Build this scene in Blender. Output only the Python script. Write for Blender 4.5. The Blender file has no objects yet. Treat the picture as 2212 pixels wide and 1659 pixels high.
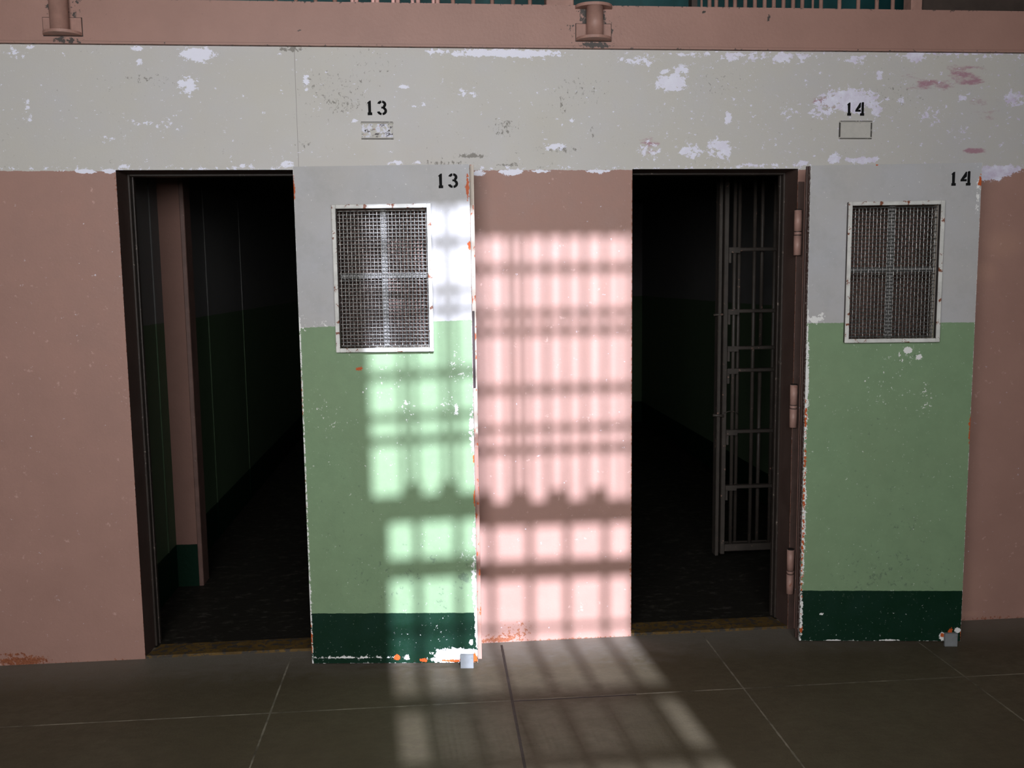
import bpy, math, random
import numpy as np
from mathutils import Matrix, Vector
random.seed(7)
C = bpy.context.scene.collection
SC = bpy.context.scene

# ---------------------------------------------------------------- camera
cam = bpy.data.cameras.new('camera')
cam.sensor_fit = 'HORIZONTAL'; cam.sensor_width = 36.0
cam.lens = 1959.68 / 2212 * 36.0
cam.clip_start = 0.05
co = bpy.data.objects.new('camera', cam); C.objects.link(co)
R_, U_, F_ = (0.99607, -0.08775, -0.0124), (0.02233, 0.11302, 0.99334), (0.08576, 0.98971, -0.11454)
co.matrix_world = Matrix(((R_[0], U_[0], -F_[0], 0), (R_[1], U_[1], -F_[1], -3.84689),
                          (R_[2], U_[2], -F_[2], 1.59391), (0, 0, 0, 1)))
SC.camera = co
vs = SC.view_settings
vs.view_transform = 'Standard'; vs.look = 'None'; vs.gamma = 1.0; vs.exposure = 0.0
vs.use_curve_mapping = False

# ---------------------------------------------------------------- light
world = bpy.data.worlds.new('sky'); SC.world = world; world.use_nodes = True
bg = world.node_tree.nodes['Background']
bg.inputs[0].default_value = (0.75, 0.86, 1.0, 1); bg.inputs[1].default_value = 0.25
SUN_AZ, SUN_EL, DW = 0.08, 0.44, 5.0        # ray slopes dX/dY, dZ/dY; distance of the window wall
sun = bpy.data.lights.new('sun', 'SUN'); sun.energy = 10.5; sun.angle = math.radians(0.72)
sun.color = (0.94, 1.0, 1.2)
so = bpy.data.objects.new('sun', sun); C.objects.link(so); so.location = (1, -9, 6)
so.rotation_euler = Vector((-SUN_AZ, 1, -SUN_EL)).to_track_quat('-Z', 'Y').to_euler()

def area(name, loc, sx, sz, watts, col, aim=(0, 1, 0)):
    l = bpy.data.lights.new(name, 'AREA'); l.shape = 'RECTANGLE'; l.size = sx; l.size_y = sz
    l.energy = watts; l.color = col
    o = bpy.data.objects.new(name, l); C.objects.link(o); o.location = loc
    o.rotation_euler = Vector(aim).to_track_quat('-Z', 'Z').to_euler()
area('added_fill_left', (-.9, -4.98, 2.2), 1.8, 1.1, 122, (0.99, 0.99, 1.0))  # added ambient fill lamp, in front of a made-up window
area('skylight_sunlit_window', (0.75, -5.3, 2.4), 1.1, 1.4, 130, (0.98, 0.99, 1.0))

# ---------------------------------------------------------------- mesh helpers
class MB:
    """collects verts and faces, build() links them as one mesh object"""
    def __init__(s): s.v = []; s.f = []; s.sm = []
    def add(s, vs, fs, smooth=False):
        n = len(s.v); s.v += [tuple(map(float, v)) for v in vs]
        s.f += [tuple(i + n for i in f) for f in fs]; s.sm += [smooth] * len(fs); return s
    def box(s, a, b, bev=0.0):
        (x0, y0, z0), (x1, y1, z1) = a, b
        if bev <= 0:
            return s.add([(x, y, z) for z in (z0, z1) for y in (y0, y1) for x in (x0, x1)],
                         [(0, 2, 3, 1), (4, 5, 7, 6), (0, 1, 5, 4), (2, 6, 7, 3), (0, 4, 6, 2), (1, 3, 7, 5)])
        c = [(x, y, z) for z in (0, 1) for y in (0, 1) for x in (0, 1)]
        lo, hi = (x0, y0, z0), (x1, y1, z1)
        V = {}; vl = []
        for k in c:                        # three verts per corner, one on each face
            for ax in range(3):
                p = []
                for i in range(3):
                    e = hi[i] if k[i] else lo[i]
                    if i != ax: e += -bev if k[i] else bev
                    p.append(e)
                V[k, ax] = len(vl); vl.append(p)
        fs = []
        for ax in range(3):
            o = [i for i in range(3) if i != ax]
            for sd in (0, 1):
                q = []
                for a_, b_ in ((0, 0), (1, 0), (1, 1), (0, 1)):
                    k = [0, 0, 0]; k[ax] = sd; k[o[0]] = a_; k[o[1]] = b_; q.append(V[tuple(k), ax])
                fs.append(tuple(q))
            for a_ in (0, 1):
                for b_ in (0, 1):
                    k0 = [0, 0, 0]; k0[o[0]] = a_; k0[o[1]] = b_; k1 = list(k0); k1[ax] = 1
                    fs.append((V[tuple(k0), o[0]], V[tuple(k1), o[0]], V[tuple(k1), o[1]], V[tuple(k0), o[1]]))
        for k in c: fs.append((V[k, 0], V[k, 1], V[k, 2]))
        return s.add(vl, fs)
    def tube(s, pts, r, n=8, cap=True):
        pts = [Vector(p) for p in pts]; m = len(pts); vs = []
        t0 = (pts[1] - pts[0]).normalized()
        up = Vector((0, 0, 1)) if abs(t0.z) < .9 else Vector((0, 1, 0))
        for i, p in enumerate(pts):
            t = (pts[min(i + 1, m - 1)] - pts[max(i - 1, 0)]).normalized()
            a = t.cross(up).normalized(); b = a.cross(t)
            rr = r[i] if isinstance(r, (list, tuple)) else r
            for k in range(n):
                th = 2 * math.pi * k / n; vs.append(p + a * (rr * math.cos(th)) + b * (rr * math.sin(th)))
        fs = [(i * n + k, i * n + (k + 1) % n, (i + 1) * n + (k + 1) % n, (i + 1) * n + k) for i in range(m - 1) for k in range(n)]
        s.add(vs, fs, True)
        if cap: s.add([], []); nb = len(s.v) - len(vs); s.f += [tuple(nb + k for k in range(n))[::-1], tuple(nb + (m - 1) * n + k for k in range(n))]; s.sm += [False, False]
        return s
    def prism(s, poly, y0, y1):
        """poly in x,z extruded along y"""
        n = len(poly)
        vs = [(x, y0, z) for x, z in poly] + [(x, y1, z) for x, z in poly]
        return s.add(vs, [tuple(range(n)), tuple(range(2 * n - 1, n - 1, -1))] + [(i, i + n, (i + 1) % n + n, (i + 1) % n) for i in range(n)])
    def slab(s, poly, z0, z1):
        n = len(poly)
        vs = [(x, y, z0) for x, y in poly] + [(x, y, z1) for x, y in poly]
        return s.add(vs, [tuple(range(n - 1, -1, -1)), tuple(range(n, 2 * n))] + [(i, (i + 1) % n, (i + 1) % n + n, i + n) for i in range(n)])
    def grid(s, xs, zs, y, holes=()):
        """face in the xz plane looking to -y, cells inside the holes left out"""
        nx, nz = len(xs), len(zs); base = len(s.v)
        s.v += [(float(x), y, float(z)) for z in zs for x in xs]
        for j in range(nz - 1):
            for i in range(nx - 1):
                cx, cz = (xs[i] + xs[i + 1]) / 2, (zs[j] + zs[j + 1]) / 2
                if any(a < cx < b and c_ < cz < d for a, b, c_, d in holes): continue
                k = base + j * nx + i
                s.f.append((k, k + 1, k + nx + 1, k + nx)); s.sm.append(False)
        return s
    def build(s, name, mat, parent=None, attrs=None, recalc=True, loc=None):
        me = bpy.data.meshes.new(name); me.from_pydata(s.v, [], s.f)
        me.polygons.foreach_set('use_smooth', s.sm)
        if recalc:
            import bmesh
            bm = bmesh.new(); bm.from_mesh(me)
            bmesh.ops.recalc_face_normals(bm, faces=bm.faces); bm.to_mesh(me); bm.free()
        for k, fn in (attrs or {}).items():
            P = np.array(s.v); a = me.attributes.new(k, 'FLOAT', 'POINT')
            a.data.foreach_set('value', np.asarray(fn(P), dtype=np.float32))
        me.materials.append(mat); me.update()
        o = bpy.data.objects.new(name, me); C.objects.link(o)
        if parent: o.parent = parent
        if loc: o.location = loc
        return o

def empty(name, loc, rz=0.0):
    o = bpy.data.objects.new(name, None); C.objects.link(o)
    o.location = loc; o.rotation_euler = (0, 0, rz); o.empty_display_size = 0.1; return o
def tag(o, label, cat, group=None, kind=None):
    o['label'] = label; o['category'] = cat
    if group: o['group'] = group
    if kind: o['kind'] = kind
    return o
def structure(o, label=None, cat=None):
    o['kind'] = 'structure'
    if label: o['label'] = label
    if cat: o['category'] = cat
    return o
def lines(a, b, step, extra=()):
    n = max(1, int(round((b - a) / step)))
    xs = set(np.round(np.linspace(a, b, n + 1), 4)) | set(extra)
    xs = sorted(x for x in xs if a <= x <= b)
    out = [xs[0]]
    for x in xs[1:]:
        if x - out[-1] < 0.0009 and x not in extra: continue
        out.append(x)
    return out
def blobs(lst):
    """stain density from a list of spots (x, z, half width, half height, strength)"""
    def fn(P):
        x, z = P[:, 0], P[:, 2]; v = np.zeros(len(P))
        for cx, cz, rx, rz, s in lst:
            rx = max(rx, 0.004); rz = max(rz, 0.004)
            d = ((x - cx) / rx) ** 2 + ((z - cz) / rz) ** 2
            v = np.maximum(v, s * np.exp(-(d ** 1.6) * 0.55))
        return v
    return fn

# ---------------------------------------------------------------- material helpers
class NT:
    def __init__(s, name, rough=0.6, metal=0.0, spec=0.5):
        s.m = bpy.data.materials.new(name); s.m.use_nodes = True
        s.t = s.m.node_tree; s.n = s.t.nodes; s.b = s.n['Principled BSDF']
        s.b.inputs['Roughness'].default_value = rough; s.b.inputs['Metallic'].default_value = metal
        s.b.inputs['Specular IOR Level'].default_value = spec
    def link(s, a, b): s.t.links.new(a, b)
    def _in(s, sock, v):
        if isinstance(v, bpy.types.NodeSocket): s.link(v, sock)
        elif isinstance(v, tuple) and len(v) == 3 and sock.type == 'RGBA': sock.default_value = (*v, 1)
        else: sock.default_value = v
    def pos(s, scale=(1, 1, 1)):
        tc = s.n.new('ShaderNodeTexCoord'); mp = s.n.new('ShaderNodeMapping')
        mp.inputs['Scale'].default_value = scale; s.link(tc.outputs['Object'], mp.inputs[0]); return mp.outputs[0]
    def xyz(s):
        tc = s.n.new('ShaderNodeTexCoord'); sp = s.n.new('ShaderNodeSeparateXYZ'); s.link(tc.outputs['Object'], sp.inputs[0]); return sp.outputs
    def noise(s, scale, detail=4, rough=0.6, stretch=(1, 1, 1), lo=0.32, hi=0.68, off=0.0):
        n = s.n.new('ShaderNodeTexNoise'); n.inputs['Scale'].default_value = scale
        n.inputs['Detail'].default_value = detail; n.inputs['Roughness'].default_value = rough
        p = s.pos(stretch)
        if off: p.node.inputs['Location'].default_value = (off, off * 1.7, off * .6)
        s.link(p, n.inputs['Vector'])
        return s.ramp(n.outputs['Fac'], lo, hi)
    def ramp(s, v, lo, hi, a=0.0, b=1.0):
        r = s.n.new('ShaderNodeMapRange'); s._in(r.inputs[0], v); s._in(r.inputs[1], lo); s._in(r.inputs[2], hi)
        r.inputs[3].default_value = a; r.inputs[4].default_value = b; r.clamp = True; return r.outputs[0]
    def math(s, op, a, b=0.0, c=0.0):
        m = s.n.new('ShaderNodeMath'); m.operation = op
        s._in(m.inputs[0], a); s._in(m.inputs[1], b); s._in(m.inputs[2], c); return m.outputs[0]
    def attr(s, name):
        a = s.n.new('ShaderNodeAttribute'); a.attribute_name = name; return a.outputs['Fac']
    def mix(s, f, a, b):
        m = s.n.new('ShaderNodeMix'); m.data_type = 'RGBA'
        s._in(m.inputs[0], f); s._in(m.inputs[6], a); s._in(m.inputs[7], b); return m.outputs[2]
    def chip(s, density, noise, soft=0.05):
        """1 where the noise lies below the density"""
        d = s.math('SUBTRACT', density, noise)
        return s.ramp(d, 0.0, soft)
    def bump(s, h, strength=0.3, dist=0.002):
        b = s.n.new('ShaderNodeBump'); b.inputs['Strength'].default_value = strength; b.inputs['Distance'].default_value = dist
        s.link(h, b.inputs['Height']); s.link(b.outputs[0], s.b.inputs['Normal'])
    def color(s, c): s._in(s.b.inputs['Base Color'], c)
    def rough(s, r): s._in(s.b.inputs['Roughness'], r)

PINK = (0.37, 0.208, 0.168); GREY = (0.56, 0.53, 0.485); LILAC = (0.86, 0.86, 0.98)
GREEN = (0.20, 0.30, 0.172); WHITE = (0.46, 0.445, 0.435); DARKGREEN = (0.003, 0.03, 0.013)
RUST = (0.42, 0.075, 0.012); GRIME = (0.055, 0.045, 0.04)

def plain(name, col, rough=0.55, metal=0.0, vary=0.18, scale=14, spec=0.4, chipcol=None, chipamt=0.0):
    k = NT(name, rough, metal, spec)
    n = k.noise(scale, 5)
    c = k.mix(n, tuple(x * (1 - vary) for x in col), tuple(min(1, x * (1 + vary)) for x in col))
    if chipcol:
        c = k.mix(k.chip(chipamt, k.noise(38, 6, .7, off=3.1)), c, chipcol)
    k.color(c); k.bump(k.noise(90, 3), 0.15, 0.001)
    return k.m

# stains and paint losses: (x, z, half width, half height, strength) in metres on the surface
WALL_CHIP = [(-0.914,2.502,0.063,0.025,1.0), (-0.957,2.381,0.04,0.032,0.75), (-1.146,2.523,0.025,0.009,0.95), (-1.141,2.469,0.013,0.009,0.95), (-1.615,2.506,0.052,0.018,0.5), (-1.552,2.523,0.014,0.007,1.0), (-0.486,2.411,0.017,0.047,0.6), (-0.1,2.381,0.021,0.009,1.0), (0.32,2.518,0.221,0.015,1.1), (0.036,2.526,0.045,0.009,0.8), (1.019,2.406,0.067,0.032,0.95), (1.062,2.459,0.032,0.017,0.85), (0.993,2.449,0.014,0.009,1.0), (1.286,2.513,0.06,0.019,0.75), (1.496,2.509,0.04,0.023,0.9), (1.386,2.514,0.068,0.023,0.6), (1.577,2.51,0.04,0.023,0.6), (1.821,2.502,0.049,0.017,0.7), (2.078,2.519,0.041,0.023,1.0), (2.316,2.537,0.273,0.008,0.7), (1.926,2.44,0.014,0.017,1.0), (1.802,2.337,0.123,0.046,0.9), (1.674,2.295,0.051,0.038,0.65), (1.916,2.301,0.021,0.031,0.85), (2.023,2.331,0.015,0.015,0.8), (2.54,2.345,0.047,0.035,0.7), (2.304,2.347,0.023,0.014,0.85), (0.932,2.127,0.056,0.042,0.5), (1.101,2.121,0.044,0.031,0.75), (1.233,2.136,0.052,0.042,0.8), (1.264,2.261,0.014,0.023,1.0), (0.528,2.14,0.047,0.019,0.7), (1.731,2.094,0.019,0.021,1.0), (1.86,2.086,0.075,0.014,1.0), (1.588,2.07,0.041,0.012,0.75), (1.405,2.065,0.102,0.01,0.6), (-0.127,2.075,0.038,0.006,0.9), (-0.041,2.08,0.023,0.009,0.8), (-0.762,2.068,0.048,0.009,0.7), (-0.577,2.07,0.026,0.011,1.0), (-1.218,2.067,0.025,0.007,0.8), (-1.372,2.046,0.039,0.007,1.2), (-1.279,2.047,0.023,0.007,1.2), (0.207,2.035,0.027,0.009,1.3), (0.343,2.04,0.047,0.009,1.3), (0.704,2.043,0.051,0.004,1.0), (0.459,2.044,0.039,0.004,1.0), (2.45,2.03,0.077,0.026,1.3), (2.505,2.045,0.073,0.014,1.2), (-0.3,2.251,0.011,0.006,1.2), (0.597,2.25,0.01,0.011,0.9), (-0.045,2.313,0.038,0.015,0.4), (0.165,2.36,0.057,0.019,0.4), (0.881,2.495,0.098,0.019,0.6), (1.117,2.519,0.119,0.011,0.6), (-1.154,2.236,0.054,0.022,0.35), (-1.064,2.227,0.072,0.036,0.38), (-1.578,2.28,0.021,0.054,0.4), (-1.265,2.173,0.072,0.018,0.3), (2.16,2.273,0.084,0.039,0.42), (2.289,2.205,0.063,0.027,0.42), (1.522,2.29,0.041,0.058,0.35)]
WALL_STAIN = [(2.31,2.433,0.096,0.031,0.9), (2.186,2.405,0.104,0.023,0.65), (2.329,2.475,0.147,0.014,0.7), (2.356,2.125,0.051,0.012,1.0), (2.4,2.309,0.093,0.051,0.5), (0.932,2.136,0.06,0.05,0.5), (1.694,2.32,0.082,0.05,0.6), (2.051,2.418,0.062,0.039,0.35)]
WALL_DIRT = [(-0.371,2.385,0.168,0.066,0.33), (-0.229,2.458,0.112,0.084,0.28), (0.316,2.221,0.058,0.041,0.47), (0.56,2.315,0.019,0.037,0.5), (0.179,2.106,0.054,0.009,0.95), (0.557,2.133,0.066,0.015,0.6), (-0.509,2.151,0.037,0.018,0.4), (0.627,2.372,0.117,0.064,0.32), (0.064,2.076,0.134,0.013,0.5), (0.333,2.069,0.043,0.009,0.75), (-1.09,2.407,0.108,0.036,0.34), (-0.541,2.528,0.048,0.013,0.8), (-0.345,2.312,0.093,0.037,0.45), (0.685,2.193,0.012,0.038,0.5), (2.011,2.369,0.124,0.077,0.3), (1.238,2.403,0.12,0.057,0.3)]
WALL_RUST = [(0.307,0.027,0.113,0.021,0.55), (0.256,0.012,0.07,0.009,0.95), (0.576,-0.005,0.293,0.006,0.9), (0.359,0.063,0.07,0.034,0.36), (-1.757,0.016,0.103,0.02,0.85), (-1.792,0.044,0.056,0.012,0.6), (-1.264,0.294,0.004,0.012,0.5), (0.851,0.308,0.006,0.042,0.6), (-1.26,1.972,0.004,0.015,0.6), (2.548,0.006,0.136,0.007,0.6), (-1.259,2.016,0.004,0.005,0.9)]
A_WHITE = [(-0.002,0.305,0.008,0.149,0.85), (-0.002,0.943,0.006,0.172,0.55), (0.608,0.056,0.084,0.022,1.3), (0.55,0.035,0.057,0.012,1.1), (0.396,0.044,0.01,0.008,1.3), (0.662,0.106,0.008,0.01,1.3), (0.685,0.181,0.005,0.089,1.2), (0.62,1.078,0.006,0.026,0.75), (0.416,1.106,0.009,0.011,0.6), (0.682,0.993,0.011,0.085,0.7), (0.658,1.236,0.026,0.047,0.25), (0.682,0.553,0.009,0.048,0.7), (0.678,0.359,0.008,0.118,0.8), (0.622,1.255,0.029,0.056,0.33), (0.423,1.071,0.037,0.034,0.3), (0.166,0.045,0.192,0.006,0.7), (0.017,1.428,0.015,0.041,0.45), (0.1,1.427,0.055,0.015,0.35), (0.582,1.106,0.026,0.037,0.33), (0.533,0.143,0.115,0.08,0.1), (0.342,1.184,0.111,0.075,0.15), (0.087,1.055,0.074,0.113,0.16), (0.635,0.466,0.037,0.078,0.22), (0.334,0.892,0.056,0.076,0.15)]
A_RUST = [(0.235,1.248,0.011,0.006,1.3), (0.68,1.952,0.006,0.043,1.2), (0.684,1.729,0.005,0.015,1.2), (-0.0,1.961,0.005,0.042,1.0), (0.689,0.879,0.006,0.015,1.4), (0.69,0.717,0.006,0.031,1.3), (0.354,0.042,0.01,0.012,1.4), (0.461,0.031,0.016,0.008,1.1), (0.588,0.029,0.05,0.006,1.0), (0.671,0.042,0.015,0.016,1.3), (-0.004,1.131,0.006,0.113,0.7), (-0.001,0.126,0.006,0.08,0.7), (-0.005,0.752,0.005,0.115,0.8)]
A_DIRT = [(0.555,0.301,0.057,0.059,0.36), (0.367,0.4,0.304,0.157,0.28), (0.167,0.674,0.151,0.311,0.22), (0.633,0.379,0.027,0.04,0.6)]
B_WHITE = [(0.42,1.279,0.017,0.011,1.2), (0.465,1.252,0.011,0.01,1.1), (0.003,1.102,0.01,0.237,0.9), (0.007,0.543,0.008,0.266,0.9), (0.032,1.413,0.034,0.016,0.8), (0.06,1.426,0.019,0.016,0.6), (0.007,0.132,0.006,0.104,0.8), (0.612,0.042,0.013,0.015,1.2), (0.673,0.069,0.012,0.01,1.1), (0.146,0.022,0.028,0.004,1.2), (0.384,0.023,0.039,0.004,1.0), (0.64,0.027,0.027,0.006,1.0), (0.092,0.139,0.005,0.005,1.4), (0.698,0.133,0.005,0.083,0.8), (0.5,1.078,0.023,0.078,0.3), (0.417,1.254,0.076,0.027,0.28), (0.365,1.119,0.115,0.118,0.16), (0.677,1.914,0.006,0.074,0.7)]
B_RUST = [(0.611,0.046,0.006,0.008,1.5), (0.644,0.067,0.008,0.008,1.3), (0.694,0.046,0.008,0.016,1.2), (0.684,1.97,0.006,0.019,1.2), (0.008,0.066,0.006,0.011,1.4), (0.005,0.604,0.006,0.409,0.55), (0.689,0.94,0.006,0.059,0.9), (0.003,1.003,0.006,0.079,0.6), (0.267,2.04,0.006,0.004,1.0)]
B_DIRT = [(0.374,0.318,0.273,0.123,0.33), (0.424,0.542,0.117,0.081,0.28), (0.318,0.803,0.308,0.241,0.2), (0.418,1.235,0.114,0.058,0.26)]

# ---------------------------------------------------------------- wall materials
def wall_material():
    k = NT('corridor wall paint', 0.55)
    x, y, z = k.xyz()
    big = k.noise(1.6, 4, .6); mid = k.noise(6, 6, .65, off=2.2); fine = k.noise(45, 8, .75, off=5.3); vfine = k.noise(120, 6, .7, off=1.1)
    pink = k.mix(mid, tuple(c * .95 for c in PINK), tuple(c * 1.06 for c in PINK))
    pink = k.mix(k.chip(0.1, k.noise(25, 5, .7, off=9.0), .1), pink, (0.50, 0.31, 0.26))
    grey = k.mix(big, (0.565, 0.54, 0.49), (0.55, 0.535, 0.545))
    grey = k.mix(k.math('MULTIPLY', mid, 0.55), grey, (0.585, 0.555, 0.50))
    grey = k.mix(k.chip(k.ramp(k.noise(3.5, 3, off=4.0), .35, 1, 0, .2), fine, .06), grey, (0.40, 0.38, 0.35))
    edge = k.math('ADD', 2.0465, k.math('MULTIPLY', k.math('SUBTRACT', fine, .5), 0.006))
    col = k.mix(k.math('GREATER_THAN', z, edge), pink, grey)
    stain = k.chip(k.attr('stain'), k.noise(14, 8, .72, (.6, 1, 1.6), off=6.0), .35)
    col = k.mix(k.math('MULTIPLY', stain, 0.9), col, (0.40, 0.20, 0.255))
    col = k.mix(k.math('MULTIPLY', k.attr('patch'), .35), col, (.52, .30, .22))
    # hairline joint above the left opening
    jl = k.math('LESS_THAN', k.math('ABSOLUTE', k.math('ADD', x, 0.5305)), 0.0011)
    jl = k.math('MULTIPLY', jl, k.math('GREATER_THAN', z, 2.05))
    col = k.mix(k.math('MULTIPLY', jl, .7), col, (0.22, 0.2, 0.18))
    dirt = k.chip(k.attr('dirt'), k.noise(60, 6, .75, (1.1, 1, .8), off=8.0), .12)
    col = k.mix(k.math('MULTIPLY', dirt, .8), col, (0.17, 0.155, 0.13))
    chip = k.chip(k.attr('chip'), k.noise(48, 8, .72, (.8, 1, 1.15), off=3.0), .04)
    col = k.mix(chip, col, k.mix(k.math('MULTIPLY', k.noise(26, 6, .7, off=5.5), k.ramp(x, .6, 2.6)), LILAC, (.60, .50, .66)))
    rust = k.chip(k.attr('rust'), k.noise(70, 6, .7, off=7.0), .08)
    col = k.mix(rust, col, k.mix(vfine, (0.17, 0.04, 0.014), (0.34, 0.12, 0.055)))
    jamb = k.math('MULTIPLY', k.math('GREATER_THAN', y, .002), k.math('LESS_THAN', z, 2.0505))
    col = k.mix(jamb, col, k.mix(mid, (.085, .052, .043), (.11, .068, .056)))  # recess shade put into the jamb colour, well below the pink
    k.color(col)
    h = k.math('ADD', k.math('MULTIPLY', vfine, .25), k.math('MULTIPLY', chip, -.8))
    h = k.math('ADD', h, k.math('MULTIPLY', k.noise(14, 4, off=2.7), .5))
    k.bump(h, .35, .0025); k.rough(k.ramp(mid, 0, 1, .5, .68))
    return k.m

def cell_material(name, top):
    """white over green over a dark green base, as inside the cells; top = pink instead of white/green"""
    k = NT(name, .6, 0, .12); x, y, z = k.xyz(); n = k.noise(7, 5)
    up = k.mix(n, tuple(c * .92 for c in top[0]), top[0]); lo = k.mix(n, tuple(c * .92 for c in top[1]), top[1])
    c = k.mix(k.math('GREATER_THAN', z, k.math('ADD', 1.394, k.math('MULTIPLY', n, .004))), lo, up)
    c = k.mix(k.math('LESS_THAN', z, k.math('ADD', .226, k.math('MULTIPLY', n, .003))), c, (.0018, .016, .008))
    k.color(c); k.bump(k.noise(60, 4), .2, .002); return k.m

def floor_material():
    k = NT('worn concrete floor', .5, 0, .1); x, y, z = k.xyz()
    n1 = k.noise(2.2, 6, .65); n2 = k.noise(18, 7, .7, (1, 1.6, 1), off=2.0); n3 = k.noise(110, 4, .7, off=4.0)
    c = k.mix(n1, (0.082, 0.066, 0.041), (0.106, 0.088, 0.058))
    c = k.mix(k.math('MULTIPLY', n2, .5), c, (0.073, 0.06, 0.042))
    c = k.mix(k.chip(.13, n3, .08), c, (0.05, 0.045, 0.035))
    # paler strip along the foot of the wall, brightened to stand for sunlight
    near = k.ramp(k.math('ADD', y, k.math('MULTIPLY', k.math('SUBTRACT', n2, .5), .14)), -.30, -.04, 0, .55)
    c = k.mix(near, c, (0.23, 0.208, 0.18))
    # rough bare concrete inside the cells, darkened for their shade, dusty along their walls
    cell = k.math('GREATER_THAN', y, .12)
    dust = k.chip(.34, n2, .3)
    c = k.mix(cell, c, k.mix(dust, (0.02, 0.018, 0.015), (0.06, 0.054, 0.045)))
    # slab joints
    def joint(v, v0, pitch, w):
        d = k.math('SUBTRACT', k.math('FRACT', k.math('ADD', k.math('DIVIDE', k.math('SUBTRACT', v, v0), pitch), .5)), .5)
        d = k.math('MULTIPLY', k.math('ABSOLUTE', d), pitch)
        d = k.math('ADD', d, k.math('MULTIPLY', k.math('SUBTRACT', n2, .5), .0022))
        return k.math('LESS_THAN', d, w)
    jx, jy = joint(x, .27, .905, .0032), joint(y, -.562, .905, .0032)
    jx = k.math('MULTIPLY', jx, k.math('GREATER_THAN', x, -1.1))
    j = k.math('MULTIPLY', k.math('MAXIMUM', jx, jy), k.math('LESS_THAN', y, -.02))
    c = k.mix(j, c, k.mix(k.noise(9, 3, off=1.0), (0.07, 0.06, 0.045), (0.30, 0.27, 0.21)))
    # open dark joint between the two middle slabs
    dk = k.math('MULTIPLY', joint(x, .27, 100, .0052), k.math('LESS_THAN', y, -.03))
    dk2 = k.math('MULTIPLY', joint(k.math('ADD', y, .006), -.562, 100, .005), k.math('MULTIPLY', k.math('GREATER_THAN', x, .27), k.math('LESS_THAN', x, .75)))
    dk = k.math('MAXIMUM', dk, dk2)
    c = k.mix(dk, c, (0.035, 0.03, 0.025))
    k.color(c)
    h = k.math('SUBTRACT', k.math('ADD', k.math('MULTIPLY', n2, .5), k.math('MULTIPLY', n3, .25)), k.math('MULTIPLY', k.math('MAXIMUM', j, dk), 1.5))
    k.bump(h, .3, .003); k.rough(k.ramp(n2, 0, 1, .40, .60))
    return k.m

M_WALL = wall_material(); M_FLOOR = floor_material()
dim = lambda c, f: tuple(v * f for v in c)
M_CELL = cell_material('shade darkened cell wall paint', (dim(WHITE, .36), dim(GREEN, .40))); M_PART = cell_material('shaded pink partition paint', (dim(PINK, .62), dim(PINK, .62)))  # cell white, green and pink darkened to stand for the shade inside
M_PINK = plain('pink steel paint', PINK, .5, chipcol=GRIME, chipamt=.07)
M_FRAME = plain('dark door frame paint', (0.04, 0.03, 0.025), .5, chipcol=(0.22, 0.18, 0.15), chipamt=.14)
M_YELLOW = plain('worn yellow sill paint', (0.12, 0.07, 0.018), .6, vary=.35, chipcol=(0.05, 0.042, 0.035), chipamt=.45)
M_GATE = plain('dull gate paint', (0.055, 0.045, 0.038), .5, chipcol=(0.35, 0.2, 0.15), chipamt=.1)
M_TEAL = plain('dark teal paint', (0.012, 0.075, 0.08), .5)
M_BROWN = plain('dark brown paint', (0.05, 0.035, 0.028), .6)
M_HALL = plain('outer wall plaster', (0.13, 0.12, 0.105), .8)
M_CEIL = plain('ceiling plaster', (0.15, 0.14, 0.13), .8)
M_BAR = plain('window bar steel', (0.12, 0.11, 0.1), .6)
M_SUNBLOCK = plain('opaque sun block pane', (.75, .77, .76), .7)  # opaque pane of the added fill window
M_MESH = plain('galvanised wire', (0.22, 0.215, 0.205), .34, .85, .5, 90)
M_TRIMW = plain('white window trim', (0.60, 0.59, 0.56), .45, chipcol=(0.20, 0.06, 0.025), chipamt=.25)
M_MESH2 = plain('shade darkened wire', (0.05, 0.045, 0.04), .5, .3, .4, 90)  # rear cloth darkened to stand for the shade behind the door
M_MULL = plain('grey mullion paint', (0.20, 0.195, 0.19), .45)
M_BLACK = plain('black stencil paint', (0.008, 0.008, 0.008), .7, spec=.08)
M_LOCK = plain('dark lock plate', (0.045, 0.03, 0.032), .45, .3)
M_FOOT = plain('grey foot plate', (0.20, 0.21, 0.215), .6, spec=.15, chipcol=(0.15, 0.12, 0.07), chipamt=.15)
M_HINGE = plain('pink hinge paint', (0.40, 0.235, 0.195), .45, chipcol=(0.3, 0.1, 0.06), chipamt=.12)
M_PTRIM = plain('shaded pink partition edge paint', (.15, .085, .07), .5, chipcol=(.4, .33, .28), chipamt=.06)  # pink darkened for the shade inside the cell
M_BOX = plain('painted frame side shade', (.05, .038, .034), .5)  # shadow on the frame sides put into their colour
M_HSHADE = plain('painted hinge side shade', (.085, .052, .043), .5, chipcol=PINK, chipamt=.08)  # brown stands in for the shade between jamb and door
M_GROOVE = plain('dark hinge groove', (0.02, 0.016, 0.014), .6)

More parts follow.
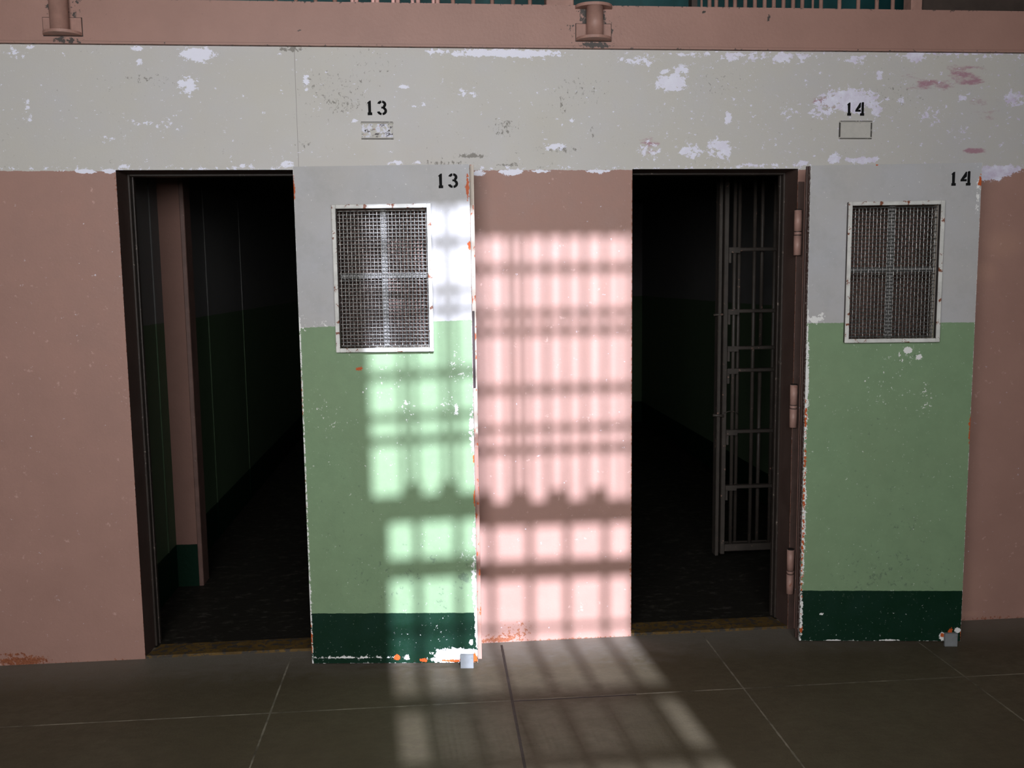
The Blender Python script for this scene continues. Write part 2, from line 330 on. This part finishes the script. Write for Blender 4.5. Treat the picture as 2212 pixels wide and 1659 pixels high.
# ---------------------------------------------------------------- the setting
XL, XR, OL, OR_, PR, RR, TOP, WT = -9.0, 9.0, -1.2555, -0.49, 0.8545, 1.5765, 2.05, 2.5355
JD = .14                                           # depth of the door jambs
w = MB()
xs = sorted(set(lines(-2.2, 2.75, .012, (OL, OL + .004, OL - .004, OR_, PR - .004, PR, RR, RR + .004)) + [XL, -6, -3, 3.6, 6, XR]))
zs = lines(0, WT, .012, (TOP,))
w.grid(xs, zs, 0.0, [(OL, OR_, 0, TOP), (PR, RR, 0, TOP)])
for a, b in ((XL, OL), (OR_, PR), (RR, XR)): w.box((a, .0004, 0), (b, JD, TOP))
w.box((XL, .0004, TOP), (XR, JD, WT))
def rust_all(P):
    v = blobs(WALL_RUST)(P); x, z = P[:, 0], P[:, 2]
    v = np.maximum(v, np.where((z < .012) & (P[:, 1] < .001), .42, 0))
    for e in (OL, PR, OR_, RR):
        v = np.maximum(v, np.where((np.abs(x - e) < .003) & (z < TOP + .002), .5, 0))
    return v
def chip_all(P):
    v = blobs(WALL_CHIP)(P); x, z = P[:, 0], P[:, 2]
    g = np.clip((x + 1.6) / 3.4, 0.25, 1)
    v = np.maximum(v, np.where(z > 2.05, .30 * g * np.exp(-((z - 2.52) / .022) ** 2), 0))
    v = np.maximum(v, np.where(z > 2.046, .36 * np.exp(-((z - 2.055) / .012) ** 2), 0))
    v = np.maximum(v, np.where((x > .9) & (z > 2.05), .17, np.where(z > 2.05, .10, .03)))
    return v
def wall_dirt_fn(P): return np.maximum(blobs(WALL_DIRT)(P), np.where(P[:, 2] > 2.05, .09, .05))
structure(w.build('wall_back', M_WALL, attrs={'chip': chip_all, 'stain': blobs(WALL_STAIN), 'dirt': wall_dirt_fn, 'patch': blobs([(2.52, 1.72, .075, .05, 1), (2.44, 1.60, .05, .04, 1), (2.45, .18, .09, .10, .35), (2.42, .03, .06, .012, .9)]), 'rust': rust_all}, recalc=False),
          'cell block wall with pale peeling band above pink paint', 'wall')

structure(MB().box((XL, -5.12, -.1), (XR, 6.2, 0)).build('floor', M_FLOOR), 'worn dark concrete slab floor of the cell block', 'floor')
structure(MB().box((XL, -5.12, 6.6), (XR, 6.2, 6.7)).build('ceiling', M_CEIL), 'ceiling high over the cell block corridor', 'ceiling')
structure(MB().box((XL - .1, -5.12, 0), (XL, 6.2, 6.6)).build('wall_left', M_HALL), 'end wall at the left end of the corridor', 'wall')
structure(MB().box((XR, -5.12, 0), (XR + .1, 6.2, 6.6)).build('wall_right', M_HALL), 'end wall at the right end of the corridor', 'wall')

# outer wall with its windows (behind the photographer; the sun shines through all but the added fill one)
Y0, Y1 = -5.12, -5.0
W1 = (-.27 + SUN_AZ * DW, .858 + SUN_AZ * DW, -.70 + SUN_EL * DW, 1.82 + SUN_EL * DW)
W3 = (-.31 + SUN_AZ * DW, .075 + SUN_AZ * DW, 2.735 + SUN_EL * DW, 3.07 + SUN_EL * DW)
W2 = (-1.85, .04, 1.6, 2.8)
wf = MB()
def cut_wall(m, holes):
    X = sorted({XL, XR, *[h[0] for h in holes], *[h[1] for h in holes]})
    for a, b in zip(X, X[1:]):
        hs = sorted([(h[2], h[3]) for h in holes if h[0] < (a + b) / 2 < h[1]])
        z = 0
        for c, d in hs: m.box((a, Y0, z), (b, Y1, c)); z = d
        m.box((a, Y0, z), (b, Y1, 6.6))
cut_wall(wf, [W1, W2, W3])
structure(wf.build('wall_front', M_HALL), 'outer wall with barred windows across the corridor', 'wall')
yb = -5.045
def at_window(x, z): return x - SUN_AZ * yb, z - SUN_EL * yb      # shadow place on the cell wall -> place in the window
def bar_box(m, x0, x1, z0, z1):
    a, c = at_window(x0, z0); b, d = at_window(x1, z1); m.box((a, yb - .015, c), (b, yb + .015, d))
f = MB()
for zc, h in ((1.638, .026), (1.448, .022), (1.374, .025), (1.123, .027), (.952, .022), (.86, .027), (.576, .105), (.324, .082), (.06, .014), (-.24, .05), (-.45, .03)):
    bar_box(f, -.27, .858, zc - h / 2, zc + h / 2)
for xc in (-.10, .066, .233, .402, .567, .737):
    bar_box(f, xc - .014, xc + .014, -.7, .62); bar_box(f, xc - .010, xc + .010, .62, 1.82)
bar_box(f, -.27, -.212, -.7, .62)
for i in range(42): bar_box(f, -.115 + i * .0213, -.115 + i * .0213 + .0125, -.44, -.27)  # unseen slats added to half block the sun on the floor
structure(f.build('window_1', M_BAR), 'tall barred window the sunlight comes through', 'window')
g = MB()
for xc, hw in ((-.145, .010), (.022, .010), (.178, .016), (.318, .010), (.358, .009), (.484, .011), (.648, .011), (.81, .006)):
    bar_box(g, xc - hw, xc + hw, .62, 1.82)
for xc in (.37, .54, .71, .205, .035, -.115):
    bar_box(g, xc - .042, xc + .042, .62, .676)
sg = g.build('window_grille', M_BAR, parent=bpy.data.objects['window_1'])
h = MB()
for i in range(1, 8): h.box((W2[0] + i * .236 - .012, yb + .01, W2[2]), (W2[0] + i * .236 + .012, yb + .03, W2[3]))
for zc in (2.0, 2.4): h.box((W2[0], yb + .008, zc - .02), (W2[1], yb + .035, zc + .02))
structure(h.build('window_fill', M_BAR), 'added unseen fill window with opaque panes in the outer wall', 'window')
MB().box((W2[0], -5.09, W2[2]), (W2[1], -5.08, W2[3])).build('sun_block_pane', M_SUNBLOCK, bpy.data.objects['window_fill'])  # opaque pane added to keep the sun out here
u = MB()
for zc in (2.98,): bar_box(u, -.31, .075, zc - .015, zc + .015)
structure(u.build('window_3', M_BAR), 'small upper barred window in the outer wall', 'window')

# steel door frames set in the openings, yellow sills
for i, (a, b, lab) in enumerate(((OL, OR_, 'dark steel frame inside the opening of cell 13'), (PR, RR, 'dark steel frame inside the opening of cell 14'))):
    m = MB()
    m.box((a, JD - .002, 0), (a + .009, JD + .05, TOP), .002); m.box((b - .009, JD - .002, 0), (b, JD + .05, TOP), .002)
    m.box((a + .009, JD - .002, TOP - .009), (b - .009, JD + .05, TOP), .002)
    m.box((a + .009, JD + .03, 0), (a + .014, JD + .05, TOP - .009)); m.box((b - .014, JD + .03, 0), (b - .009, JD + .05, TOP - .009))
    structure(m.build('trim_%d' % (i + 1), M_FRAME), lab, 'door frame')
    if i == 1: structure(MB().box((RR + .0005, -.005, 0), (RR + .028, -.0002, 1.995), .001).build('hinge_side_shade', M_HSHADE, bpy.data.objects['trim_2']))  # thin strip painting the gap's shade onto the pink wall
    s_ = MB().slab([(a, .004), (b, .004), (b - .03, .125), (a + .03, .125)], -.002, .012)
    structure(s_.build('trim_%d' % (i + 3), M_YELLOW), ('worn yellow sill of cell 13', 'worn yellow sill of cell 14')[i], 'sill')

# inside of the two cells
CY = JD + .05
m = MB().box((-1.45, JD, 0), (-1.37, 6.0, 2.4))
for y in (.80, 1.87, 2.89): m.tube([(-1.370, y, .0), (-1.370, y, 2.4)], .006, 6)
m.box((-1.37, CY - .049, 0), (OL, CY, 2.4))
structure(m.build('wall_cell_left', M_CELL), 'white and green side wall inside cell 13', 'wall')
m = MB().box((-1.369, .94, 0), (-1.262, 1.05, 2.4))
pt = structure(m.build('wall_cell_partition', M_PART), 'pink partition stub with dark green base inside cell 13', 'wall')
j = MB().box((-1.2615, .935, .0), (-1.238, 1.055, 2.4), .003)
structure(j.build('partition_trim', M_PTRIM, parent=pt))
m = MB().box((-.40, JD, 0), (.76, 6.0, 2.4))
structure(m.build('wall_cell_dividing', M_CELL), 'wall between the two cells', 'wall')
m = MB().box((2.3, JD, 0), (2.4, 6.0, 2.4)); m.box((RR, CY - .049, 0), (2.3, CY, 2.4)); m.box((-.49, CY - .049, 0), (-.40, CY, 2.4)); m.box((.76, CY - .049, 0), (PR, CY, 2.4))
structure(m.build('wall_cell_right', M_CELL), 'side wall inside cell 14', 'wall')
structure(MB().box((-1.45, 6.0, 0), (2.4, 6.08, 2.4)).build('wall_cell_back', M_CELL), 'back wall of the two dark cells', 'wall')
structure(MB().box((-1.45, JD, 2.4), (2.4, 6.08, 2.5)).build('ceiling_cell', M_BROWN), 'dark ceiling inside the cells', 'ceiling')

# edge beam of the upper tier and what shows above it
BT = 2.7075
m = MB()
m.grid(sorted(set(lines(-2.2, 2.75, .012) + [XL, -6, 6, XR])), lines(2.5375, BT, .01), -.014)
m.box((XL, -.0138, 2.5375), (XR, .3, BT))
def beam_dirt(P):
    v = blobs([(.685, 2.62, .10, .05, .5), (.655, 2.66, .03, .05, .8), (.72, 2.66, .025, .04, .75), (.69, 2.552, .07, .012, .9), (-1.41, 2.55, .05, .012, .7), (-1.45, 2.68, .03, .03, .6), (-1.37, 2.67, .03, .04, .5),
               (-.27, 2.653, .004, .003, 1.3), (-.5, 2.60, .006, .004, 1.3), (.93, 2.655, .003, .008, 1.3), (1.43, 2.67, .003, .015, .9), (1.15, 2.69, .003, .006, 1.2)])(P)
    return np.maximum(v, np.where(P[:, 2] > 2.7, .36, np.where(P[:, 2] < 2.543, .3, 0.02)))
def beam_material():
    k = NT('beam paint', .5); mid = k.noise(5, 5, off=1.5)
    c = k.mix(mid, tuple(v * .94 for v in PINK), tuple(v * 1.05 for v in PINK))
    x, y, z = k.xyz()
    ln = k.math('LESS_THAN', k.math('ABSOLUTE', k.math('SUBTRACT', z, 2.5465)), .0008)
    c = k.mix(k.math('MULTIPLY', ln, .6), c, (.12, .06, .045))
    c = k.mix(k.chip(k.attr('dirt'), k.noise(55, 6, .75, off=4.4), .08), c, GRIME)
    k.color(c); k.bump(k.noise(70, 4), .2, .0015); return k.m
structure(m.build('trim_5', beam_material(), attrs={'dirt': beam_dirt}, recalc=False), 'pink steel edge beam of the upper tier', 'beam')
structure(MB().box((XL, .75, BT - .17), (XR, .8, 5.2)).box((XL, .28, 2.53), (XR, .8, 2.6)).build('wall_upper', M_TEAL), 'dark teal wall behind the upper tier bars', 'wall')
structure(MB().box((2.12, .05, BT), (XR, .12, 5.2)).box((1.118, .05, BT), (1.142, .1, 5.2)).build('wall_upper_right', M_BROWN), 'dark brown panel at the upper right', 'wall')

# ---------------------------------------------------------------- upper tier: barred fronts
def upper_grille(x0, x1, bars, post, label):
    r = empty('barred_cell_front', ((x0 + x1) / 2, .03, BT)); tag(r, label, 'bars', 'barred fronts of the upper tier')
    ox = (x0 + x1) / 2
    for i, (x, rad, y) in enumerate(bars):
        MB().tube([(x - ox, y, -.16), (x - ox, y, 1.9)], rad, 10).build('bar', M_PINK, r)
    pa, pb = post
    MB().box((pa - ox, -.02, -.1), (pb - ox, .05, 1.9), .004).build('post', M_PINK, r)
    MB().box((x0 - ox, -.01, 1.9), (x1 - ox, .02, 1.95)).build('top_rail', M_PINK, r)
    return r
LB = [(-.60, .008, 0), (-.52, .008, 0), (-.442, .008, 0), (-.365, .009, 0)]
for a, b in ((-.297, -.279), (-.213, -.195), (-.131, -.112), (-.052, -.03), (.033, .050)): LB += [(a, .008, .02), (b, .0095, -.005)]
LB += [(x, .0085, 0) for x in (.113, .196, .274, .36, .43)]
upper_grille(-.62, .61, LB, (.495, .61), 'row of pale pink upper tier bars above the door of cell 13')
RB = [(1.154, .005, 0)] + [(x, .0085, 0) for x in (1.188, 1.217, 1.261, 1.298, 1.342, 1.384, 1.426, 1.466, 1.508, 1.55, 1.59)] + [(1.636, .005, 0)] + [(x, .0085, 0) for x in (1.672, 1.753, 1.836, 1.918, 1.989)]
upper_grille(1.145, 2.115, RB, (2.062, 2.112), 'row of dull pink close set upper tier bars above cell 14')

# railing post brackets on the beam
def half_flange(r_out, n=20):
    return [(r_out * math.cos(math.pi + math.pi * i / n), -.006 + .062 * math.sin(math.pi + math.pi * i / n)) for i in range(n + 1)]
def bracket(x, label, tall):
    r = empty('railing_post_bracket', (x, -.014, 2.565)); tag(r, label, 'bracket', 'railing post brackets on the edge beam')
    MB().tube([(0, -.032, .012), (0, -.032, tall)], .0345, 24).build('post', M_PINK, r)
    fl = MB().slab([(-.072, .0), *half_flange(.072), (.072, .0)], 0, .011)
    fl.build('flange', M_PINK, r)
    if tall < .5: fl2 = MB().slab([(-.076, .0), *half_flange(.076), (.076, .0)], 0, .012).build('flange', M_PINK, r, loc=(0, 0, tall))
    bp = MB().box((-.073, -.006, .0), (.073, .0, .068), .0015).build('backing_plate', M_PINK, r)
    MB().box((-.0752, -.0012, -.002), (.0752, .0, .0702)).build('plate_seam', M_GROOVE, bp)
    return r
bracket(-1.418, 'pink railing post bracket on the beam at the upper left corner', .9)
bracket(.687, 'pink spool shaped railing bracket on the beam above the sunlit pillar', .127)

# ---------------------------------------------------------------- numbers and card holders
def stencil(text, h, parent, x, z, y=-.0012):
    m = MB(); cx = 0.0
    def poly(p): m.prism([(x + h * a, z + h * b) for a, b in p], y, y + .001)
    def arc(cx, cz, ro, ri, a0, a1, rz=1.0, n=10):
        o = [(cx + ro * math.cos(math.radians(a0 + (a1 - a0) * i / n)), cz + ro * rz * math.sin(math.radians(a0 + (a1 - a0) * i / n))) for i in range(n + 1)]
        q = [(cx + ri * math.cos(math.radians(a0 + (a1 - a0) * i / n)), cz + ri * rz * math.sin(math.radians(a0 + (a1 - a0) * i / n))) for i in range(n + 1)]
        for i in range(n): poly([o[i], o[i + 1], q[i + 1], q[i]])
    poly([(0.0, .83), (.13, .965), (.26, 1.0), (.26, .19), (.07, .17), (.055, .80), (.02, .78)])
    poly([(.02, .0), (.335, .0), (.335, .19), (.02, .19)])
    if text == '13':
        arc(1.015, .735, .315, .125, 97, 168, .84); arc(1.015, .735, .315, .125, 83, -62, .84)
        arc(1.015, .295, .355, .165, 62, -83, .83); arc(1.015, .295, .355, .165, -97, -168, .83)
        poly([(.975, .455), (1.22, .44), (1.24, .60), (.975, .585)])
    else:
        poly([(1.02, .98), (1.10, .98), (1.10, .64), (.90, .46), (1.10, .46), (1.10, .30), (.66, .30), (.66, .42)])
        poly([(1.15, .98), (1.24, 1.03), (1.34, 1.0), (1.34, .17), (1.15, .17)])
        poly([(1.05, .0), (1.38, .0), (1.38, .19), (1.05, .19)])
    return m.build('number_marking', M_BLACK, parent)
wb = bpy.data.objects['wall_back']
n1 = stencil('13', .0585, wb, -.246, 2.268); n1['label'] = 'black stencilled 13 painted on the pale band'
n2 = stencil('14', .0555, wb, 1.786, 2.272); n2['label'] = 'black stencilled 14 painted on the pale band'

def plate_material(name, worn):
    k = NT(name, .55); n = k.noise(55, 6, .75, (.6, 1, 1.2)); n2 = k.noise(40, 6, .7, off=4.0)
    c = k.mix(n2, GREY, (.50, .48, .44))
    if worn:
        c = k.mix(k.chip(.55, n2, .1), c, (.70, .70, .80)); c = k.mix(k.chip(.40, n, .06), c, (.045, .035, .04))
        c = k.mix(k.chip(.12, k.noise(60, 4, off=9.0), .05), c, (.42, .14, .05))
    else: c = k.mix(k.chip(.14, n, .06), c, (.10, .09, .08))
    k.color(c); k.bump(n, .3, .001); return k.m
M_PLATE = plate_material('flaking card plate', True); M_PLATE2 = plate_material('painted card plate', False)
M_SLOT = plain('dark card slot', (.05, .045, .04), .6, chipcol=(.4, .38, .34), chipamt=.3)
def card_holder(x0, x1, z0, z1, worn, label):
    r = empty('card_holder', ((x0 + x1) / 2, 0, z0)); tag(r, label, 'name plate', 'card holders over the cell doors')
    hw, hh = (x1 - x0) / 2, z1 - z0
    MB().box((-hw + .003, -.004, .003), (hw - .003, 0, hh - .003), .001).build('plate', M_PLATE if worn else M_PLATE2, r)
    for zz in (0, hh - .008):
        q = MB().box((-hw, -.009, zz), (hw, 0, zz + .008), .0015).build('card_channel', M_PLATE2, r)
        MB().box((-hw + .002, -.0095, zz + (.0005 if zz == 0 else .0045)), (hw - .002, -.0085, zz + (.0035 if zz == 0 else .0075))).build('card_slot', M_SLOT, q)
    if worn:
        for sx in (-hw + .018, hw - .018):
            MB().tube([(sx, -.0062, hh / 2), (sx, -.003, hh / 2)], .0036, 12).build('screw', M_SLOT, r)
    else:
        for sx in (-hw, hw - .005): MB().box((sx, -.007, .006), (sx + .005, 0, hh - .006), .001).build('end_strip', M_SLOT, r)
card_holder(-.274, -.142, 2.171, 2.241, True, 'flaking painted card holder under the wall number 13')
card_holder(1.752, 1.897, 2.174, 2.25, False, 'painted over card holder with dark edges under the wall number 14')

# ---------------------------------------------------------------- the two open cell doors
def door_material(name, split_z, slope, base_z):
    k = NT(name, .38, 0, .2); x, y, z = k.xyz()
    big = k.noise(3, 4, .6, off=1.3); mid = k.noise(12, 6, .7, off=3.3); fine = k.noise(70, 8, .75, off=2.0); vf = k.noise(150, 5, .7, off=6.0)
    wh = k.mix(big, (.46, .46, .485), (.455, .435, .42)); wh = k.mix(k.math('MULTIPLY', mid, .4), wh, (.425, .415, .41)); wh = k.mix(k.math('MULTIPLY', k.noise(7, 5, .7, off=8.8, lo=.48, hi=.72), .45), wh, (.34, .335, .325))
    gr = k.mix(mid, tuple(c * .93 for c in GREEN), tuple(c * 1.06 for c in GREEN))
    gr = k.mix(k.math('MULTIPLY', big, .35), gr, (.215, .29, .168))
    e = k.math('ADD', k.math('ADD', split_z, k.math('MULTIPLY', x, slope)), k.math('MULTIPLY', k.math('SUBTRACT', fine, .5), .005))
    c = k.mix(k.math('GREATER_THAN', z, e), gr, wh)
    e2 = k.math('ADD', base_z, k.math('MULTIPLY', k.math('SUBTRACT', mid, .5), .004))
    c = k.mix(k.math('LESS_THAN', z, e2), c, k.mix(mid, (.002, .020, .008), (.003, .024, .013)))
    c = k.mix(k.chip(.10, fine, .05), c, (.30, .33, .28))
    c = k.mix(k.math('MULTIPLY', k.chip(k.attr('dirt'), k.noise(45, 7, .75, (1, 1, .8), off=5.0), .12), .6), c, (.10, .14, .10))
    # edges of the sheet steel: pink with shade painted in at the hinge side, cream at the free side
    side = k.math('GREATER_THAN', y, .002)
    c = k.mix(side, c, k.mix(k.math('GREATER_THAN', x, .3), (.12, .072, .06), (.62, .55, .47)))
    c = k.mix(k.chip(k.attr('white'), k.noise(80, 7, .72, off=1.9), .05), c, (.80, .79, .77))
    c = k.mix(k.chip(k.attr('rust'), k.noise(85, 6, .7, off=7.7), .05), c, k.mix(vf, (.42, .06, .008), (.55, .12, .03)))
    k.color(c); k.bump(k.math('ADD', k.math('MULTIPLY', mid, .6), k.math('MULTIPLY', vf, .2)), .25, .002)
    k.rough(k.ramp(mid, 0, 1, .42, .58)); return k.m

def lip_material():
    k = NT('cream over pink lip paint', .5); x, y, z = k.xyz(); n = k.noise(30, 6, .7)
    c = k.mix(k.ramp(k.math('ADD', z, k.math('MULTIPLY', n, .12)), 1.0, 1.05), PINK, (.55, .47, .40))
    c = k.mix(k.chip(.30, k.noise(40, 6, .7, (1, 1, .5), off=3.0), .05), c, RUST)
    k.color(c); return k.m
M_LIP = lip_material()
DW_, ZB, ZT = .688, .02, 2.041
HU0, HU1, HZ0, HZ1 = .166, .521, 1.331, 1.875            # window opening in the door
def with_hole(m, x0, x1, y0, y1, z0, z1):
    m.box((x0, y0, z0), (HU0, y1, z1)); m.box((HU1, y0, z0), (x1, y1, z1))
    m.box((HU0, y0, z0), (HU1, y1, HZ0)); m.box((HU0, y0, HZ1), (HU1, y1, z1)); return m

def wire_mesh():
    """woven wire cloth, warp and weft passing over and under"""
    m = MB(); pitch, r, amp = .0143, .0023, .0022
    nx, nz = int((HU1 - HU0) / pitch), int((HZ1 - HZ0) / pitch)
    dx, dz = (HU1 - HU0) / nx, (HZ1 - HZ0) / nz
    for i in range(nx):
        x = HU0 + (i + .5) * dx
        m.tube([(x, amp * (1 if (i + j) % 2 else -1), HZ0 + (j + .5) * dz) for j in range(nz)], r, 5, False)
        m.tube([(x, 0, HZ0), (x, amp * (1 if i % 2 else -1), HZ0 + .5 * dz)], r, 5, False)
    for j in range(nz):
        z = HZ0 + (j + .5) * dz
        m.tube([(HU0, 0, z)] + [(HU0 + (i + .5) * dx, amp * (-1 if (i + j) % 2 else 1), z) for i in range(nx)] + [(HU1, 0, z)], r, 5, False)
    return m
WM = wire_mesh()

def cell_door(loc, rz, mat, white, rust, dirt, text, label, hinges):
    r = empty('cell_door', loc, rz); tag(r, label, 'door', 'open steel cell doors', 'thing')
    m = MB()
    xs = lines(0, DW_, .008, (.0025, .0055, DW_ - .0025, HU0, HU1)); zs = lines(ZB, ZT, .008, (ZB + .003, HZ0, HZ1))
    m.grid(xs, zs, 0.0, [(HU0, HU1, HZ0, HZ1)])
    with_hole(m, 0, DW_, .0004, .045, ZB, ZT)
    def rust_fn(P):
        v = blobs(rust)(P)
        return np.maximum(v, np.where((P[:, 0] > DW_ - .002) & (P[:, 1] < .001), .27, 0))
    def white_fn(P):
        v = blobs(white)(P); x, z = P[:, 0], P[:, 2]
        v = np.maximum(v, np.where((P[:, 1] < .001) & ((x > DW_ - .001) | (x < .001)), .58, 0))
        v = np.maximum(v, np.where((P[:, 1] < .001) & (z < ZB + .002), .45, 0))
        v = np.maximum(v, np.where((P[:, 1] < .001) & (x < .0056) & (z < 1.45), .60, 0))
        return np.maximum(v, .045)
    m.build('door_panel', mat, r, {'white': white_fn, 'rust': rust_fn, 'dirt': blobs(dirt)}, recalc=False)
    op = with_hole(MB(), -.004, DW_ + .0145, .0455, .058, ZB - .004, ZT + .003)
    o = op.build('outer_plate', M_LIP if text == '13' else M_HSHADE, r);  # door with hinges: plate browned to stand for shade
    if text == '13': o['label'] = 'cream and pink outer sheet showing as a lip past the free edge'
    # window: white trim, two wire cloths, a cross between them
    fr = MB(); b = .0165; bx = MB()
    for m_, e, t0, t1, bv in ((fr, b, -.026, -.019, .002), (bx, b - .0015, -.0195, 0, .001)):
        m_.box((HU0 - e, t0, HZ0 - e), (HU0, t1, HZ1 + e), bv); m_.box((HU1, t0, HZ0 - e), (HU1 + e, t1, HZ1 + e), bv)
        m_.box((HU0, t0, HZ0 - e), (HU1, t1, HZ0), bv); m_.box((HU0, t0, HZ1), (HU1, t1, HZ1 + e), bv)
    bx.build('frame_box', M_BOX, r)
    fr.build('window_frame', M_TRIMW, r)
    WM.build('wire_mesh', M_MESH, r, recalc=False, loc=(0, .008, 0))
    WM.build('wire_mesh', M_MESH2, r, recalc=False, loc=(0, .050, 0))
    cu, cz = (HU0 + HU1) / 2, (HZ0 + HZ1) / 2 + .012
    MB().box((cu - .013, .022, HZ0), (cu + .013, .04, HZ1), .002).build('mullion', M_MULL, r)
    MB().box((HU0, .024, cz - .012), (HU1, .038, cz + .012), .002).build('crossbar', M_MULL, r)
    stencil(text, .0565, r, .5665, 1.9505)
    lk = MB().box((DW_ - .0015, .0405, 1.16), (DW_ + .0085, .0465, 1.47), .001).build('lock_plate', M_LOCK, r)
    ft = MB().box((.617, -.014, .0), (.671, -.002, .058), .0015); ft.box((.617, -.002, .022), (.671, .0, .058))
    ft.build('foot_plate', M_FOOT, r)
    inv = Matrix.Rotation(-rz, 4, 'Z') @ Matrix.Translation(-Vector(loc))
    for (hx, hy, z0, z1) in hinges:
        p = inv @ Vector((hx, hy, z0)); mid = (z0 + z1) / 2 - .004; rr = .0165
        prof = [(z0, rr), (mid - .012, rr)]
        hg = empty_mesh = MB().tube([(p.x, p.y, z0), (p.x, p.y, mid - .010)], rr, 18)
        hg.tube([(p.x, p.y, mid + .008), (p.x, p.y, z1 - .004)], rr, 18)
        hg.tube([(p.x, p.y, mid - .007), (p.x, p.y, mid + .005)], rr * .97, 18)
        q = inv @ Vector((1.5765, .0, z0))
        ho = hg.build('hinge', M_HINGE, r)
        MB().tube([(p.x, p.y, z0 + .002), (p.x, p.y, z1)], rr * .88, 14).build('hinge_pin', M_GROOVE, ho)
        pv, qv = inv @ Vector((hx + .004, hy + .008, 0)), inv @ Vector((hx + .03, -.0005, 0))
        MB().slab([(pv.x, pv.y), (pv.x + .012, pv.y), (qv.x, qv.y), (qv.x - .012, qv.y)], z0 + .01, z1 - .01).build('hinge_leaf', M_HINGE, ho)
    return r
M_DA = door_material('cell door 13 paint', 1.4125, .036, .2345); M_DB = door_material('cell door 14 paint', 1.3975, -.006, .244)
cell_door((-.529, -.177, 0), math.radians(-5.82), M_DA, A_WHITE, A_RUST, A_DIRT, '13',
          'open steel door stencilled 13, white over green, half in barred sunlight', [])
HX = [(1.5715, -.024, 1.682, 1.877), (1.5705, -.024, .932, 1.124), (1.5735, -.024, .176, .382)]
cell_door((1.555, -.183, 0), math.radians(-7.07), M_DB, B_WHITE, B_RUST, B_DIRT, '14',
          'open steel door stencilled 14, white over green, wholly in shade', HX)

# ---------------------------------------------------------------- inner barred gate of the right cell
def gate():
    r = empty('barred_gate', (1.54, .94, .08)); tag(r, 'dark barred inner gate standing inside cell 14', 'gate')
    X0, Z0 = 1.54, .08
    def bx(name, a, b, bev=.003): return MB().box(tuple(p - o for p, o in zip(a, (X0, .94, Z0))), tuple(p - o for p, o in zip(b, (X0, .94, Z0))), bev).build(name, M_GATE, r)
    bx('gate_stile', (1.533, .93, 0.055), (1.552, .99, 2.36)); bx('gate_stile', (1.566, .94, .06), (1.590, .98, 2.36))
    for z, x1 in ((1.742, 2.29), (1.412, 2.29), (1.212, 2.29), (1.09, 2.29), (.752, 2.29), (.442, 2.29)):
        c = bx('crossbar', (1.59, .942, z - .013), (x1, .978, z + .006))
        m = MB().box((1.5895 - X0, -.003, z - .022 - Z0), (1.652 - X0, .002, z + .007 - Z0)).box((1.5895 - X0, -.003, z - .075 - Z0), (1.602 - X0, .002, z - .02 - Z0))
        m.build('corner_gusset', M_GATE, c)
    bx('bottom_rail', (1.59, .94, .075), (2.29, .98, .115))
    for x in (1.628, 1.738, 1.85, 1.96, 2.07, 2.18):
        MB().tube([(x - X0, .02, .03), (x - X0, .02, 2.28)], .0105, 10).build('bar', M_GATE, r)
    for x in (1.672, 1.80, 1.90):
        zt = ((.03, 1.01), (1.13, 2.28)) if x == 1.80 else ((.03, 2.28),)
        for a, b in zt: MB().tube([(x - X0, .075, a), (x - X0, .075, b)], .0105, 10).build('bar', M_GATE, r)
    bx('rear_rail', (1.59, 1.005, 2.2), (2.29, 1.025, 2.24)); bx('rear_rail', (1.59, 1.005, .08), (2.29, 1.025, .11))
    m = MB().tube([(-.03, .0, 1.31), (.025, -.012, 1.312)], .006, 8); m.build('latch', M_GATE, r)
    m = MB().tube([(-.03, -.008, .765), (.03, -.012, .76)], .008, 8)
    m.tube([(.03, -.01, .775), (.06, -.012, .785), (.09, -.01, .782), (.115, .0, .765)], .0022, 6); m.build('latch', M_GATE, r)
gate()
